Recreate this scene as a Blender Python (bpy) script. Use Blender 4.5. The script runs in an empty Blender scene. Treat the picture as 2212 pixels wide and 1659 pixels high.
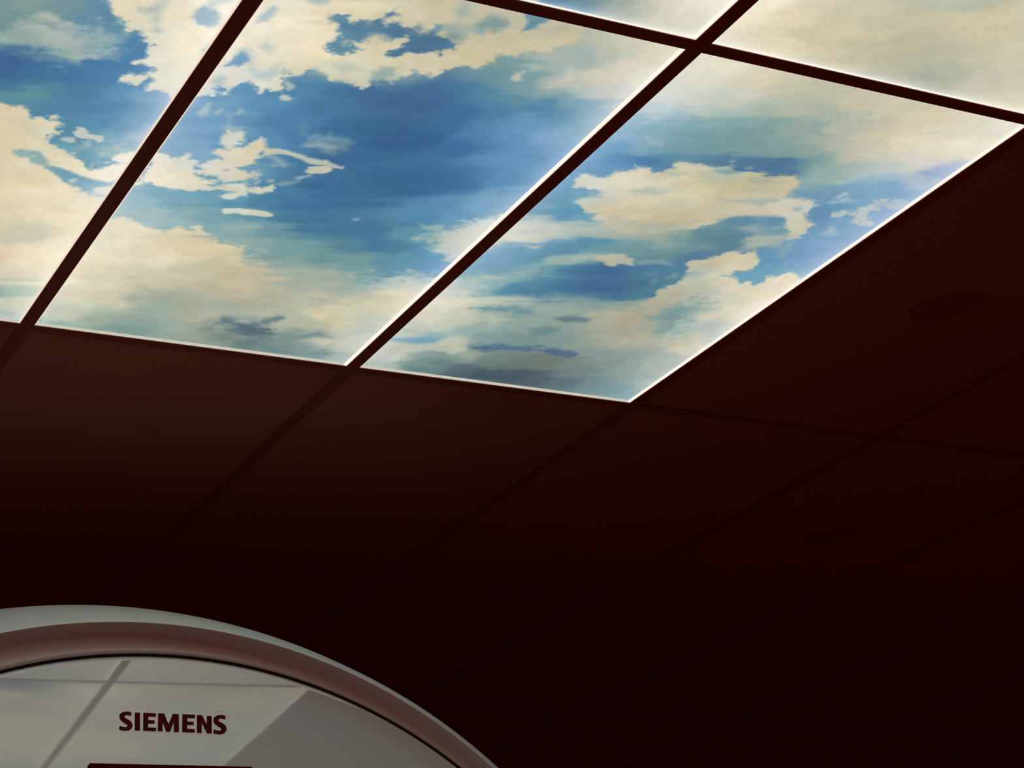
import bpy, bmesh, math
import numpy as np
from mathutils import Matrix, Vector

# ------------------------------------------------------------------ scene, camera, light, exposure
scene = bpy.context.scene
H = 2.60                     # height of the suspended ceiling above the floor
S = 0.6096                   # ceiling module (2 ft); panels are S wide and 2*S long
T = 0.01244                  # half width of a ceiling tee

cam_data = bpy.data.cameras.new('camera')
cam_data.sensor_fit = 'HORIZONTAL'
cam_data.sensor_width = 36.0
cam_data.lens = 4448.88 / 2212.0 * 36.0
cam_data.clip_start = 0.05
cam_data.clip_end = 60.0
cam = bpy.data.objects.new('camera', cam_data)
scene.collection.objects.link(cam)
cam.rotation_mode = 'XYZ'
cam.location = (-0.83739, -3.24333, H - 1.46999)
cam.rotation_euler = (1.95281531, 0.0667063, -0.47698174)
scene.camera = cam

world = bpy.data.worlds.new('world')
scene.world = world
world.use_nodes = True
world.node_tree.nodes['Background'].inputs['Color'].default_value = (0.0, 0.0, 0.0, 1)
world.node_tree.nodes['Background'].inputs['Strength'].default_value = 0.0

vs = scene.view_settings
scene.display_settings.display_device = 'sRGB'
vs.view_transform = 'Standard'
vs.look = 'None'
vs.exposure = 0.0
vs.gamma = 1.0
vs.use_curve_mapping = False
try:
    scene.cycles.use_denoising = True
    scene.cycles.max_bounces = 10
    scene.cycles.diffuse_bounces = 8
except Exception:
    pass
LIGHT = 1.0                  # strength of the backlit panels

# ------------------------------------------------------------------ helpers
COL = scene.collection


def link(name, mesh, mat=None, parent=None, kind=None):
    o = bpy.data.objects.new(name, mesh)
    COL.objects.link(o)
    if mat is not None and len(mesh.materials) == 0:
        mesh.materials.append(mat)
    if parent is not None:
        o.parent = parent
    if kind:
        o['kind'] = kind
    return o


def tag(o, label, cat, group=None):
    o['label'] = label
    o['category'] = cat
    if group:
        o['group'] = group
    return o


def to_mesh(bm, name, smooth=False, recalc=True):
    if recalc:
        bmesh.ops.recalc_face_normals(bm, faces=bm.faces)
    me = bpy.data.meshes.new(name)
    bm.to_mesh(me)
    bm.free()
    if smooth:
        for p in me.polygons:
            p.use_smooth = True
    return me


def add_box(bm, x0, x1, y0, y1, z0, z1):
    v = [bm.verts.new(c) for c in ((x0, y0, z0), (x1, y0, z0), (x1, y1, z0), (x0, y1, z0),
                                   (x0, y0, z1), (x1, y0, z1), (x1, y1, z1), (x0, y1, z1))]
    for f in ((0, 3, 2, 1), (4, 5, 6, 7), (0, 1, 5, 4), (1, 2, 6, 5), (2, 3, 7, 6), (3, 0, 4, 7)):
        bm.faces.new([v[i] for i in f])
    return v


def box_mesh(name, *a, bevel=0.0):
    bm = bmesh.new()
    add_box(bm, *a)
    if bevel:
        bmesh.ops.bevel(bm, geom=bm.edges[:], offset=bevel, segments=2, affect='EDGES')
    return to_mesh(bm, name)


def lathe(bm, profile, n, close=False, zmin=None):
    """profile: (centre x, centre z, radius, depth y); rings lie in x-z planes."""
    rings = []
    for cx, cz, r, d in profile:
        ring = []
        for i in range(n):
            a = 2 * math.pi * i / n
            z = cz + r * math.sin(a)
            if zmin is not None:
                z = max(z, zmin)
            ring.append(bm.verts.new((cx + r * math.cos(a), d, z)))
        rings.append(ring)
    for a, b in zip(rings, rings[1:]):
        for i in range(n):
            bm.faces.new((a[i], a[(i + 1) % n], b[(i + 1) % n], b[i]))
    return rings


def mat_new(name):
    m = bpy.data.materials.new(name)
    m.use_nodes = True
    return m, m.node_tree.nodes, m.node_tree.links


def plastic(name, col, rough=0.4, ior=1.45, bump=0.0, scale=40.0, vary=0.04):
    m, N, L = mat_new(name)
    b = N['Principled BSDF']
    tex = N.new('ShaderNodeTexCoord')
    no = N.new('ShaderNodeTexNoise')
    no.inputs['Scale'].default_value = scale
    no.inputs['Detail'].default_value = 4
    L.new(tex.outputs['Object'], no.inputs['Vector'])
    mr = N.new('ShaderNodeMapRange')
    mr.inputs['To Min'].default_value = 1 - vary
    mr.inputs['To Max'].default_value = 1 + vary
    L.new(no.outputs['Fac'], mr.inputs['Value'])
    mx = N.new('ShaderNodeMix')
    mx.data_type = 'RGBA'
    mx.blend_type = 'MULTIPLY'
    mx.inputs['Factor'].default_value = 1
    mx.inputs[6].default_value = (*col, 1)
    L.new(mr.outputs['Result'], mx.inputs[7])
    L.new(mx.outputs[2], b.inputs['Base Color'])
    b.inputs['Roughness'].default_value = rough
    b.inputs['IOR'].default_value = ior
    if bump:
        bp = N.new('ShaderNodeBump')
        bp.inputs['Strength'].default_value = bump
        bp.inputs['Distance'].default_value = 0.01
        L.new(no.outputs['Fac'], bp.inputs['Height'])
        L.new(bp.outputs['Normal'], b.inputs['Normal'])
    return m


def emitter(name, col, strength):
    m, N, L = mat_new(name)
    N.remove(N['Principled BSDF'])
    e = N.new('ShaderNodeEmission')
    e.inputs['Color'].default_value = (*col, 1)
    e.inputs['Strength'].default_value = strength
    L.new(e.outputs['Emission'], N['Material Output'].inputs['Surface'])
    return m


# ------------------------------------------------------------------ materials of the room and the machine
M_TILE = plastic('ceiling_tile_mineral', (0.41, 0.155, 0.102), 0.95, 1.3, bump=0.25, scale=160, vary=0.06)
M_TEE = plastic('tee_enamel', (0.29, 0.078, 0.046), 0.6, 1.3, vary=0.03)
M_SLAB = plastic('slab', (0.3, 0.28, 0.27), 0.9, 1.3)
M_FLOOR = plastic('floor_vinyl', (0.29, 0.065, 0.045), 0.5, 1.4, bump=0.02, scale=6, vary=0.15)
M_WALL = plastic('wall_paint', (0.86, 0.10, 0.05), 0.8, 1.4, vary=0.05, scale=3)
M_BASE = plastic('baseboard_vinyl', (0.05, 0.02, 0.02), 0.5, 1.4)
M_PLATE = plastic('front_plate_gloss', (0.84, 0.98, 0.96), 0.025, 2.5, bump=0.003, scale=7, vary=0.01)
M_SHELL = plastic('shell_plastic', (0.90, 0.92, 0.87), 0.38, 1.42, vary=0.02)
M_COVE = plastic('cove_plastic', (0.74, 0.75, 0.74), 0.25, 1.8, vary=0.02)
M_BORE = plastic('bore_plastic', (0.7, 0.7, 0.68), 0.4, 1.45)
M_SEAM = plastic('seam_rubber', (0.02, 0.01, 0.01), 0.8, 1.3)
M_LETTER = plastic('letter_paint', (0.125, 0.014, 0.014), 0.8, 1.05, vary=0.02)
M_SCREEN = plastic('display_glass', (0.10, 0.006, 0.006), 0.8, 1.05)
M_BEZEL = plastic('display_bezel', (0.10, 0.006, 0.006), 0.8, 1.05)
M_CAN = plastic('cover_disc', (0.33, 0.105, 0.068), 0.7, 1.3)
M_TRIM = plastic('cover_rim', (0.35, 0.12, 0.075), 0.7, 1.3)
M_HOUSING = plastic('panel_housing', (0.7, 0.7, 0.7), 0.5, 1.4)
M_EDGE = emitter('lens_edge_bright', (1.0, 0.93, 0.80), 1.02 * LIGHT)
M_EDGE_DIM = emitter('lens_edge_dim', (0.62, 0.60, 0.50), 0.95 * LIGHT)
M_EDGE_WARM = emitter('lens_edge_warm', (0.93, 0.78, 0.62), 0.95 * LIGHT)

# ------------------------------------------------------------------ the printed sky film (flat print, painted here)
# print coordinates: millimetres on the ceiling, x to the right, y towards the rear of the room
PX0, PY0, PW, PH = -609.6, -2438.4, 1828.8, 2438.4
RES = 1.1
NW, NH = int(PW / RES), int(PH / RES)
rng = np.random.RandomState(7)

# colour samples: x, y, r, g, b of the open sky
SKY = np.array([-298,-991,120,150,150,-263,-993,130,155,150,-219,-987,115,145,152,-184,-1012,100,140,160,-162,-991,95,138,165,-281,-927,110,142,145,-248,-940,115,145,148,-156,-951,110,150,170,-233,-884,80,120,152,-244,-855,62,100,142,-255,-825,64,104,145,-214,-814,70,112,150,-180,-827,72,115,155,-183,-793,88,135,155,-160,-848,75,120,160,-142,-894,75,122,165,-122,-914,80,128,168,-111,-937,84,132,170,-140,-803,80,125,160,-116,-852,80,130,170,-74,-841,95,145,178,-86,-796,95,145,175,-44,-812,125,165,195,-28,-825,140,172,205,-26,-859,150,180,210,-160,-974,92,138,168,-140,-981,100,145,160,-203,-772,95,145,155,-147,-759,82,128,160,-104,-747,82,130,165,-78,-729,92,142,175,-42,-742,120,162,190,-15,-724,150,175,205,-119,-685,85,135,160,-98,-634,105,155,175,-71,-614,105,155,175,-50,-636,120,165,185,-82,-556,110,155,175,-46,-553,125,165,185,-18,-555,140,178,195,-101,-670,90,138,160,-140,-588,110,155,165,-56,-679,120,165,190,-15,-508,165,190,205,37,-943,105,150,188,-44,-1043,152,178,195,-31,-1024,155,180,200,38,-1081,150,178,190,60,-865,110,155,185,77,-892,95,148,185,56,-836,115,160,190,56,-779,120,162,195,51,-734,125,165,195,52,-689,130,168,195,127,-904,82,132,165,147,-925,85,135,165,166,-946,82,130,165,105,-854,90,140,175,156,-831,78,128,168,195,-874,70,118,155,138,-766,92,142,178,96,-765,105,155,180,195,-787,75,125,165,212,-936,72,115,150,241,-933,68,108,145,283,-921,64,102,142,319,-921,62,100,140,354,-846,58,98,140,322,-834,60,100,140,279,-848,62,105,142,246,-821,65,108,148,333,-968,66,106,146,359,-991,75,118,152,390,-1003,85,132,158,381,-915,65,108,150,431,-844,65,112,155,450,-882,78,128,168,483,-894,95,145,185,426,-946,78,125,160,483,-938,105,152,185,535,-913,125,165,200,516,-830,98,143,185,523,-752,90,140,180,483,-738,68,115,158,449,-725,62,105,145,415,-713,60,102,142,382,-701,60,102,140,349,-689,62,104,142,322,-679,66,110,148,287,-761,64,106,146,294,-636,64,106,145,272,-595,70,115,155,233,-598,72,120,155,212,-573,80,132,160,172,-559,95,148,175,132,-626,115,160,180,133,-562,110,158,175,98,-557,118,165,185,65,-545,128,172,190,39,-511,150,185,195,35,-477,165,190,195,113,-513,128,168,176,112,-470,155,182,182,76,-466,165,188,190,160,-487,122,162,172,188,-514,110,155,165,231,-521,90,140,162,272,-536,75,125,150,316,-543,70,115,150,218,-473,142,172,172,274,-493,110,150,158,258,-452,142,168,165,306,-451,120,158,160,328,-477,92,138,155,349,-502,75,122,150,371,-528,70,118,148,382,-423,110,150,150,346,-410,135,162,155,397,-465,85,130,150,413,-543,68,115,148,441,-570,80,130,155,433,-496,70,120,155,462,-542,92,145,165,497,-537,95,148,170,476,-493,75,125,150,526,-474,95,145,170,563,-486,100,152,185,579,-435,105,152,185,534,-419,98,148,168,476,-437,95,142,160,432,-422,112,152,156,468,-377,138,167,160,516,-384,115,156,168,583,-407,125,165,190,462,-613,85,138,170,497,-642,92,142,178,532,-638,110,158,185,552,-679,120,165,195,551,-729,125,165,195,359,-358,160,172,160,322,-326,168,176,160,410,-357,158,172,160,416,-320,165,175,160,105,-1076,140,168,182,161,-1086,85,125,150,134,-1087,90,135,160,207,-1104,78,112,145,154,-1039,95,138,158,185,-1107,90,128,150,257,-1085,75,112,142,235,-1057,78,115,145,279,-1125,120,155,160,322,-1173,110,145,150,365,-1196,95,135,155,266,-1188,140,165,160,81,-1135,130,160,180,72,-950,160,185,195,235,-988,125,158,160,184,-992,150,172,170,406,-1193,185,186,165,435,-1192,175,182,165,477,-1182,190,190,170,500,-1204,205,200,180,555,-1200,215,208,185,562,-1163,218,208,185,501,-1140,180,188,172,544,-1130,215,208,190,458,-1150,162,178,172,483,-1120,160,176,172,449,-1107,168,180,172,428,-1112,165,178,170,483,-1066,190,192,178,517,-1086,205,200,180,557,-1094,215,208,188,514,-1050,175,188,182,483,-1038,155,175,170,430,-1066,122,155,160,388,-1077,118,152,155,427,-1031,120,155,160,478,-1020,130,165,165,432,-991,95,140,158,378,-1040,108,145,155,548,-1056,195,200,195,583,-1062,205,210,208,595,-1108,225,222,205,565,-1027,165,185,190,513,-1010,125,162,178,486,-1004,88,132,162,546,-991,130,168,188,584,-1020,190,200,205,479,-974,85,130,165,521,-967,100,148,175,572,-987,150,180,200,554,-935,130,170,195,674,-1179,228,220,200,746,-1166,215,205,180,683,-1128,222,218,200,659,-1105,210,214,205,713,-1118,200,204,195,650,-1081,212,216,212,755,-1127,205,205,188,791,-1169,200,195,170,851,-1177,190,188,165,641,-1056,208,212,210,696,-1069,205,206,195,748,-1089,195,200,185,790,-1112,185,190,172,855,-1136,180,182,162,912,-1172,200,192,168,958,-1168,205,198,172,1046,-1164,215,203,175,1133,-1166,220,212,188,1183,-1192,225,220,205,646,-1022,180,200,205,682,-1028,160,185,195,724,-1051,180,195,188,761,-1069,165,185,180,805,-1089,165,182,170,851,-1106,178,184,165,908,-1120,170,180,165,648,-993,140,178,200,684,-999,135,172,185,726,-1022,130,168,175,766,-1037,128,162,165,813,-1039,125,155,158,849,-1060,130,160,155,885,-1081,150,168,158,920,-1079,138,162,158,653,-957,140,175,205,696,-966,138,172,190,745,-991,118,155,165,789,-1000,120,155,158,847,-1014,125,155,155,892,-1023,130,160,155,920,-1056,165,172,160,943,-1095,185,186,168,655,-912,115,160,195,698,-936,130,168,190,738,-950,120,158,170,778,-965,118,155,162,832,-985,128,160,158,895,-993,125,158,155,932,-1014,138,162,155,639,-883,120,162,200,663,-884,105,152,190,686,-900,88,138,178,714,-902,78,125,168,741,-904,80,128,165,763,-923,100,145,160,792,-931,90,135,158,824,-946,88,125,150,868,-956,82,118,150,915,-964,78,115,148,944,-971,98,140,152,898,-938,78,115,148,937,-944,80,118,150,961,-985,130,160,155,986,-962,140,168,165,964,-1042,178,182,165,989,-1067,200,194,168,1015,-1092,210,200,172,1065,-1095,225,215,185,1116,-1098,228,218,195,1148,-1125,235,228,205,1152,-1142,230,220,195,1012,-1012,185,185,165,1042,-1031,205,200,178,1089,-1040,215,210,195,1136,-1049,218,212,205,1009,-979,150,175,170,1049,-985,170,185,180,1082,-1002,192,197,190,1115,-1017,207,206,195,1037,-939,150,178,175,1019,-941,150,175,168,1066,-962,170,190,195,1097,-981,165,190,205,1137,-1001,168,188,205,1168,-1020,140,165,200,1184,-1034,160,180,210,1037,-914,120,155,175,1070,-931,125,165,190,1095,-960,130,170,195,1123,-971,125,165,195,1172,-955,135,170,200,1191,-978,150,178,210,1038,-889,110,150,175,1093,-926,120,162,188,1079,-869,105,148,180,1103,-886,125,165,195,1139,-925,125,165,195,1196,-911,135,165,205,1102,-824,105,148,180,1077,-833,100,142,175,1131,-835,125,165,195,1148,-786,125,162,195,1102,-770,110,155,185,1149,-730,120,160,190,1175,-814,130,168,200,1191,-856,140,170,205,1119,-719,110,155,185,1124,-683,105,150,185,1125,-654,110,158,185,1094,-672,105,148,178,1166,-678,130,165,200,1186,-705,140,170,205,1169,-756,140,170,205,1110,-620,105,155,180,1105,-598,110,160,185,1157,-636,125,168,190,1192,-628,145,176,200,636,-801,115,160,192,647,-773,108,156,186,677,-741,100,155,180,700,-715,92,148,175,722,-706,110,160,180,694,-696,100,150,180,706,-772,150,178,180,937,-839,165,178,175,975,-849,160,175,172,688,-659,195,200,192,661,-631,200,206,200,629,-610,210,212,200,722,-676,180,190,180,747,-676,180,190,180,788,-681,180,185,165,843,-692,176,178,160,869,-723,185,182,160,763,-649,165,180,172,808,-662,165,175,162,869,-678,155,168,155,707,-624,195,198,185,644,-598,222,220,202,619,-580,225,222,205,675,-603,210,208,195,643,-566,130,170,195,676,-569,110,155,180,723,-595,100,148,175,765,-613,90,138,165,794,-625,95,145,165,851,-634,120,155,158,891,-658,140,165,158,920,-683,120,152,155,926,-703,105,140,145,951,-720,100,138,148,890,-703,150,168,158,956,-684,120,155,155,978,-707,95,130,145,993,-712,95,132,148,987,-664,112,146,148,942,-648,108,145,145,882,-627,112,145,148,1012,-682,90,128,148,934,-616,105,140,145,918,-597,100,138,145,848,-609,110,150,155,794,-594,120,160,168,756,-582,95,142,165,723,-561,95,145,165,695,-533,105,155,180,658,-520,120,162,190,648,-488,125,168,190,689,-493,120,162,180,720,-519,128,168,172,751,-543,140,175,172,786,-561,150,178,170,762,-489,110,155,165,721,-465,130,170,175,676,-449,160,185,180,659,-414,175,195,190,704,-429,145,178,178,656,-383,175,195,190,695,-376,150,180,180,981,-799,130,160,170,949,-752,115,150,160,1015,-775,125,158,170,979,-762,92,135,155,1018,-785,95,138,165,1038,-728,120,155,165,796,-510,75,120,155,834,-523,72,112,148,872,-537,65,105,145,780,-456,85,135,160,743,-423,85,135,160,783,-416,72,120,148,820,-449,68,112,148,866,-465,65,102,140,905,-479,65,105,140,939,-500,72,115,140,950,-544,80,125,150,915,-571,75,115,148,963,-568,85,130,155,959,-606,82,125,155,974,-640,85,122,150,986,-516,85,130,145,975,-472,82,126,145,739,-397,85,138,165,855,-437,68,110,145,920,-453,74,117,145,680,-334,205,205,185,727,-350,195,198,180,777,-359,165,180,170,829,-364,145,168,162,887,-396,130,155,152,950,-418,140,160,150,1004,-423,150,165,148,933,-380,170,172,152,986,-388,172,172,150,881,-356,150,168,155,695,-304,200,200,180,827,-316,145,165,155,717,-258,190,195,175,768,-286,178,185,168,817,-281,140,165,158,870,-288,132,152,148,906,-326,145,160,148,957,-339,165,168,150,997,-352,175,170,148,1038,-366,178,172,150,623,-226,222,218,195,654,-258,220,214,192,663,-314,215,212,190,641,-167,170,190,188,669,-165,140,175,183,691,-179,150,178,178,646,-135,185,195,188,635,-98,190,195,180,685,-132,182,190,178,727,-162,190,192,174,665,-73,150,170,160,699,-101,145,165,158,732,-111,120,145,148,761,-121,155,170,155,785,-120,145,160,146,758,-250,150,170,160,737,-217,150,175,168,699,-219,195,202,185,798,-208,130,155,155,847,-224,120,145,142,901,-231,125,148,145,840,-124,110,130,122,898,-126,105,120,115,948,-143,110,122,112,1006,-145,118,133,127,999,-264,150,162,148,1041,-278,178,172,152,1032,-206,135,152,148,810,-69,88,108,115,758,-76,105,128,128,720,-56,120,145,140,687,-46,130,155,148,667,-27,140,165,155,863,-60,72,90,98,916,-53,75,90,98,975,-55,82,96,106,1032,-61,96,116,124,1090,-68,116,138,143,1135,-62,125,152,156,1181,-38,128,158,164,828,-32,75,98,108,737,-19,100,128,130,1030,-122,112,130,130,1067,-146,130,150,145,1110,-160,140,160,155,1153,-174,155,172,165,1187,-185,170,180,172,1190,-112,160,175,168,1035,-387,110,145,150,1062,-407,108,143,150,1070,-442,118,153,157,1068,-365,115,148,148,1049,-348,150,165,152,1078,-459,130,162,158,1080,-345,125,155,148,1097,-382,128,158,156,1104,-449,150,175,168,339,-1240,68,100,135,370,-1246,70,105,138,404,-1260,100,140,150,401,-1240,95,135,155,430,-1264,120,148,150,465,-1265,160,172,162,477,-1245,175,182,170,494,-1276,195,195,178,523,-1288,218,210,188,553,-1299,230,222,205,512,-1246,195,198,182,548,-1248,212,208,190,575,-1240,208,208,190,570,-1318,238,230,212,590,-1332,245,238,220,637,-1283,240,228,198,647,-1336,240,230,205,681,-1274,225,215,185,639,-1258,228,218,198,684,-1326,225,212,178,700,-1357,218,208,180,751,-1339,208,198,168,749,-1287,205,196,165,767,-1370,205,198,172,819,-1353,198,192,162,825,-1291,195,188,158,880,-1325,190,184,155,865,-1396,200,192,165,873,-1436,190,192,170,896,-1457,180,186,165,942,-1400,205,195,165,957,-1432,208,196,165,980,-1453,205,198,170,935,-1306,185,182,158,920,-1273,185,182,160,992,-1287,182,184,165,981,-1269,170,175,155,999,-1331,195,190,165,1074,-1290,200,196,175,1125,-1281,212,205,180,1054,-1365,208,200,172,809,-1258,205,196,168,733,-1255,222,212,180,144,-1299,205,205,185,-197,-1247,215,208,185,346,-1412,212,206,182,-61,-1351,220,214,190,565,-1499,214,206,180,-261,-1073,200,205,190,-5,-1207,222,214,190,-530,-1299,218,212,188,812,-1651,210,204,178,183,-1592,222,214,188,433,-1783,216,208,182,-120,-1635,220,212,188,-545,-1602,214,208,186,622,-2025,220,212,186], dtype=np.float32).reshape(-1, 5)
# the same for the cloud bodies
CLOUD = np.array([-186,-915,180,189,177,-250,-902,150,172,162,-150,-941,150,178,178,-203,-887,152,178,170,-174,-938,182,190,180,-145,-1027,225,212,182,-127,-1028,222,208,178,-121,-1048,228,220,198,-81,-1040,232,222,198,-52,-991,240,228,200,-84,-991,225,220,200,-121,-989,218,212,188,-25,-951,245,235,208,-40,-920,238,228,200,-63,-911,222,218,200,-29,-1000,248,238,212,-74,-865,222,218,200,-40,-861,225,222,205,-10,-852,218,218,208,-35,-1070,246,240,220,37,-1098,228,222,200,76,-1065,240,228,198,96,-1115,228,215,185,75,-1002,232,224,200,31,-1048,235,228,208,126,-1009,235,220,188,100,-973,225,218,190,138,-1138,220,210,180,178,-1153,210,202,172,211,-1154,205,195,165,235,-1175,200,190,160,213,-1030,215,205,175,182,-1005,216,208,180,259,-1021,205,195,168,332,-1075,205,195,162,351,-1121,200,190,160,393,-1137,205,195,162,420,-1154,200,190,160,255,-1147,200,192,165,283,-1145,190,188,165,331,-1189,190,186,162,297,-1187,195,188,165,173,-962,208,205,180,154,-974,208,205,182,46,-900,220,216,200,94,-918,218,215,198,32,-921,215,215,205,31,-867,205,212,208,394,-1176,190,186,162,199,-1076,205,198,170,216,-958,205,202,180,415,-1051,200,198,175,476,-1091,212,210,190,43,-609,240,230,205,80,-607,228,220,195,29,-588,242,235,215,89,-665,215,215,205,140,-605,205,205,190,134,-720,222,212,188,148,-740,220,210,180,153,-688,220,210,182,125,-647,215,212,195,162,-645,212,205,178,101,-752,215,215,200,209,-619,205,205,185,193,-738,205,205,185,250,-724,195,198,178,281,-723,200,200,182,265,-706,212,202,180,240,-665,195,202,190,230,-773,180,190,178,260,-789,150,172,165,189,-709,175,188,178,36,-807,185,198,195,135,-885,205,210,195,203,-535,212,210,190,182,-531,210,212,200,236,-540,200,205,190,220,-491,145,172,168,490,-588,170,190,178,511,-578,180,195,180,554,-557,200,202,190,561,-595,205,205,195,540,-534,192,198,182,567,-633,205,212,212,566,-515,205,208,200,515,-552,165,188,178,-227,-715,215,200,168,-208,-694,220,202,170,-190,-701,218,210,182,-162,-669,218,210,178,-144,-676,218,212,188,-207,-638,220,205,172,-176,-620,222,208,175,-131,-607,220,212,182,-171,-499,222,205,172,-133,-513,228,212,180,-91,-513,235,222,192,-92,-591,230,218,188,-65,-570,235,225,200,-33,-581,240,230,208,-23,-616,235,230,215,-22,-473,240,228,195,-87,-449,232,218,188,-153,-426,222,208,178,-133,-349,215,205,175,-93,-363,210,206,182,-62,-408,238,225,192,-91,-329,206,203,182,-24,-352,240,225,195,-62,-303,235,220,190,-108,-251,228,208,182,-62,-249,235,220,188,-25,-280,240,228,198,-76,-188,212,206,180,-48,-198,225,215,190,-20,-207,238,228,202,-69,-129,148,178,168,-50,-146,175,190,170,-55,-122,150,179,172,-25,-109,205,205,182,-49,-81,200,200,178,-44,-32,165,185,178,-17,-51,205,205,190,-100,-677,212,214,200,-86,-675,210,212,202,-113,-661,205,212,205,-21,-529,220,222,215,31,-372,232,225,200,62,-418,232,222,196,113,-401,225,212,182,161,-418,222,208,175,200,-396,220,205,172,254,-378,205,198,165,99,-324,225,215,188,30,-299,235,225,195,85,-244,216,208,178,142,-264,205,200,170,192,-281,200,192,162,222,-311,198,190,160,285,-294,196,188,156,308,-321,198,186,158,290,-237,186,178,155,364,-262,184,181,158,57,-157,222,212,185,105,-154,205,200,168,156,-171,165,172,155,187,-151,148,164,150,235,-157,168,172,150,56,-76,200,205,185,113,-75,165,178,160,164,-71,150,172,163,216,-89,145,164,153,266,-116,175,175,153,286,-106,145,158,142,287,-175,165,172,155,344,-225,170,172,150,385,-250,185,185,160,423,-283,195,188,165,483,-221,208,200,168,514,-189,208,200,170,399,-172,180,185,165,445,-166,178,182,160,25,-45,185,200,185,55,-24,150,178,168,150,-35,135,160,152,191,-38,128,154,150,243,-34,148,163,148,293,-40,148,158,143,342,-45,140,155,140,393,-51,105,128,128,451,-37,115,138,138,483,-70,132,150,145,523,-38,120,148,148,516,-99,182,184,165,465,-93,130,148,145,564,-28,160,178,168,563,-96,195,200,188,550,-147,190,195,180,347,-80,125,140,132,376,-143,172,176,158,461,-335,162,177,166,423,-283,174,180,162,498,-348,165,182,175,531,-370,180,190,183,573,-374,196,202,192,606,-395,205,208,200,558,-329,222,212,182,544,-283,208,202,172,506,-291,188,188,163,606,-263,213,211,188,600,-218,195,200,185,552,-224,190,196,178,601,-175,180,192,185,578,-146,185,195,188,611,-90,200,200,188,596,-62,180,190,180,620,-330,225,218,200,663,-811,215,215,200,656,-801,215,217,208,711,-771,204,205,190,714,-838,218,212,188,756,-837,212,206,180,779,-870,208,200,172,826,-862,205,195,162,868,-878,200,190,158,910,-893,198,190,158,957,-927,200,190,162,990,-905,200,190,160,770,-814,190,192,172,825,-795,208,200,170,749,-733,218,206,175,785,-746,212,200,168,847,-759,200,190,158,896,-820,200,190,160,982,-825,200,190,165,950,-805,198,190,165,1013,-845,200,195,175,745,-711,200,196,178,785,-702,190,185,165,1075,-796,205,200,180,1072,-813,195,195,175,1077,-779,205,200,175,1070,-736,185,186,172,1033,-708,180,182,168,938,-878,195,190,162,858,-920,180,188,168,1109,-706,150,175,175,680,-751,195,202,190,841,-695,178,180,160,992,-598,190,186,165,1010,-643,205,195,165,1048,-656,210,200,170,1084,-630,210,202,170,1033,-533,186,188,168,1071,-562,208,202,178,1122,-543,220,210,182,1173,-540,230,218,190,1190,-587,232,222,198,1104,-495,198,199,180,1014,-485,185,182,160,995,-437,178,175,152,1011,-379,178,172,150,1070,-504,185,190,176,1167,-475,215,208,182,1147,-381,178,188,180,1157,-428,203,201,182,1154,-338,193,195,178,1158,-283,213,204,178,1121,-293,185,185,165,1188,-350,180,195,195,1217,-382,200,205,195,1207,-445,225,218,200,1208,-488,233,224,205,1099,-263,162,170,158,1091,-225,145,162,156,1171,-228,168,178,170,1049,-314,182,175,152,1126,-351,165,180,172,1011,-313,172,172,152,841,-574,192,188,165,868,-574,180,182,165,937,-589,138,168,170,974,-558,130,158,165,686,-962,170,195,198,704,-952,168,192,192,1151,-859,195,200,190,1176,-851,203,207,196,1154,-905,188,198,198,1185,-914,175,192,205,1084,-906,185,200,198,1076,-885,175,195,198,1174,-989,182,196,206,1151,-994,185,198,200,1139,-792,162,188,195,1045,-947,180,190,178], dtype=np.float32).reshape(-1, 5)
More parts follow.
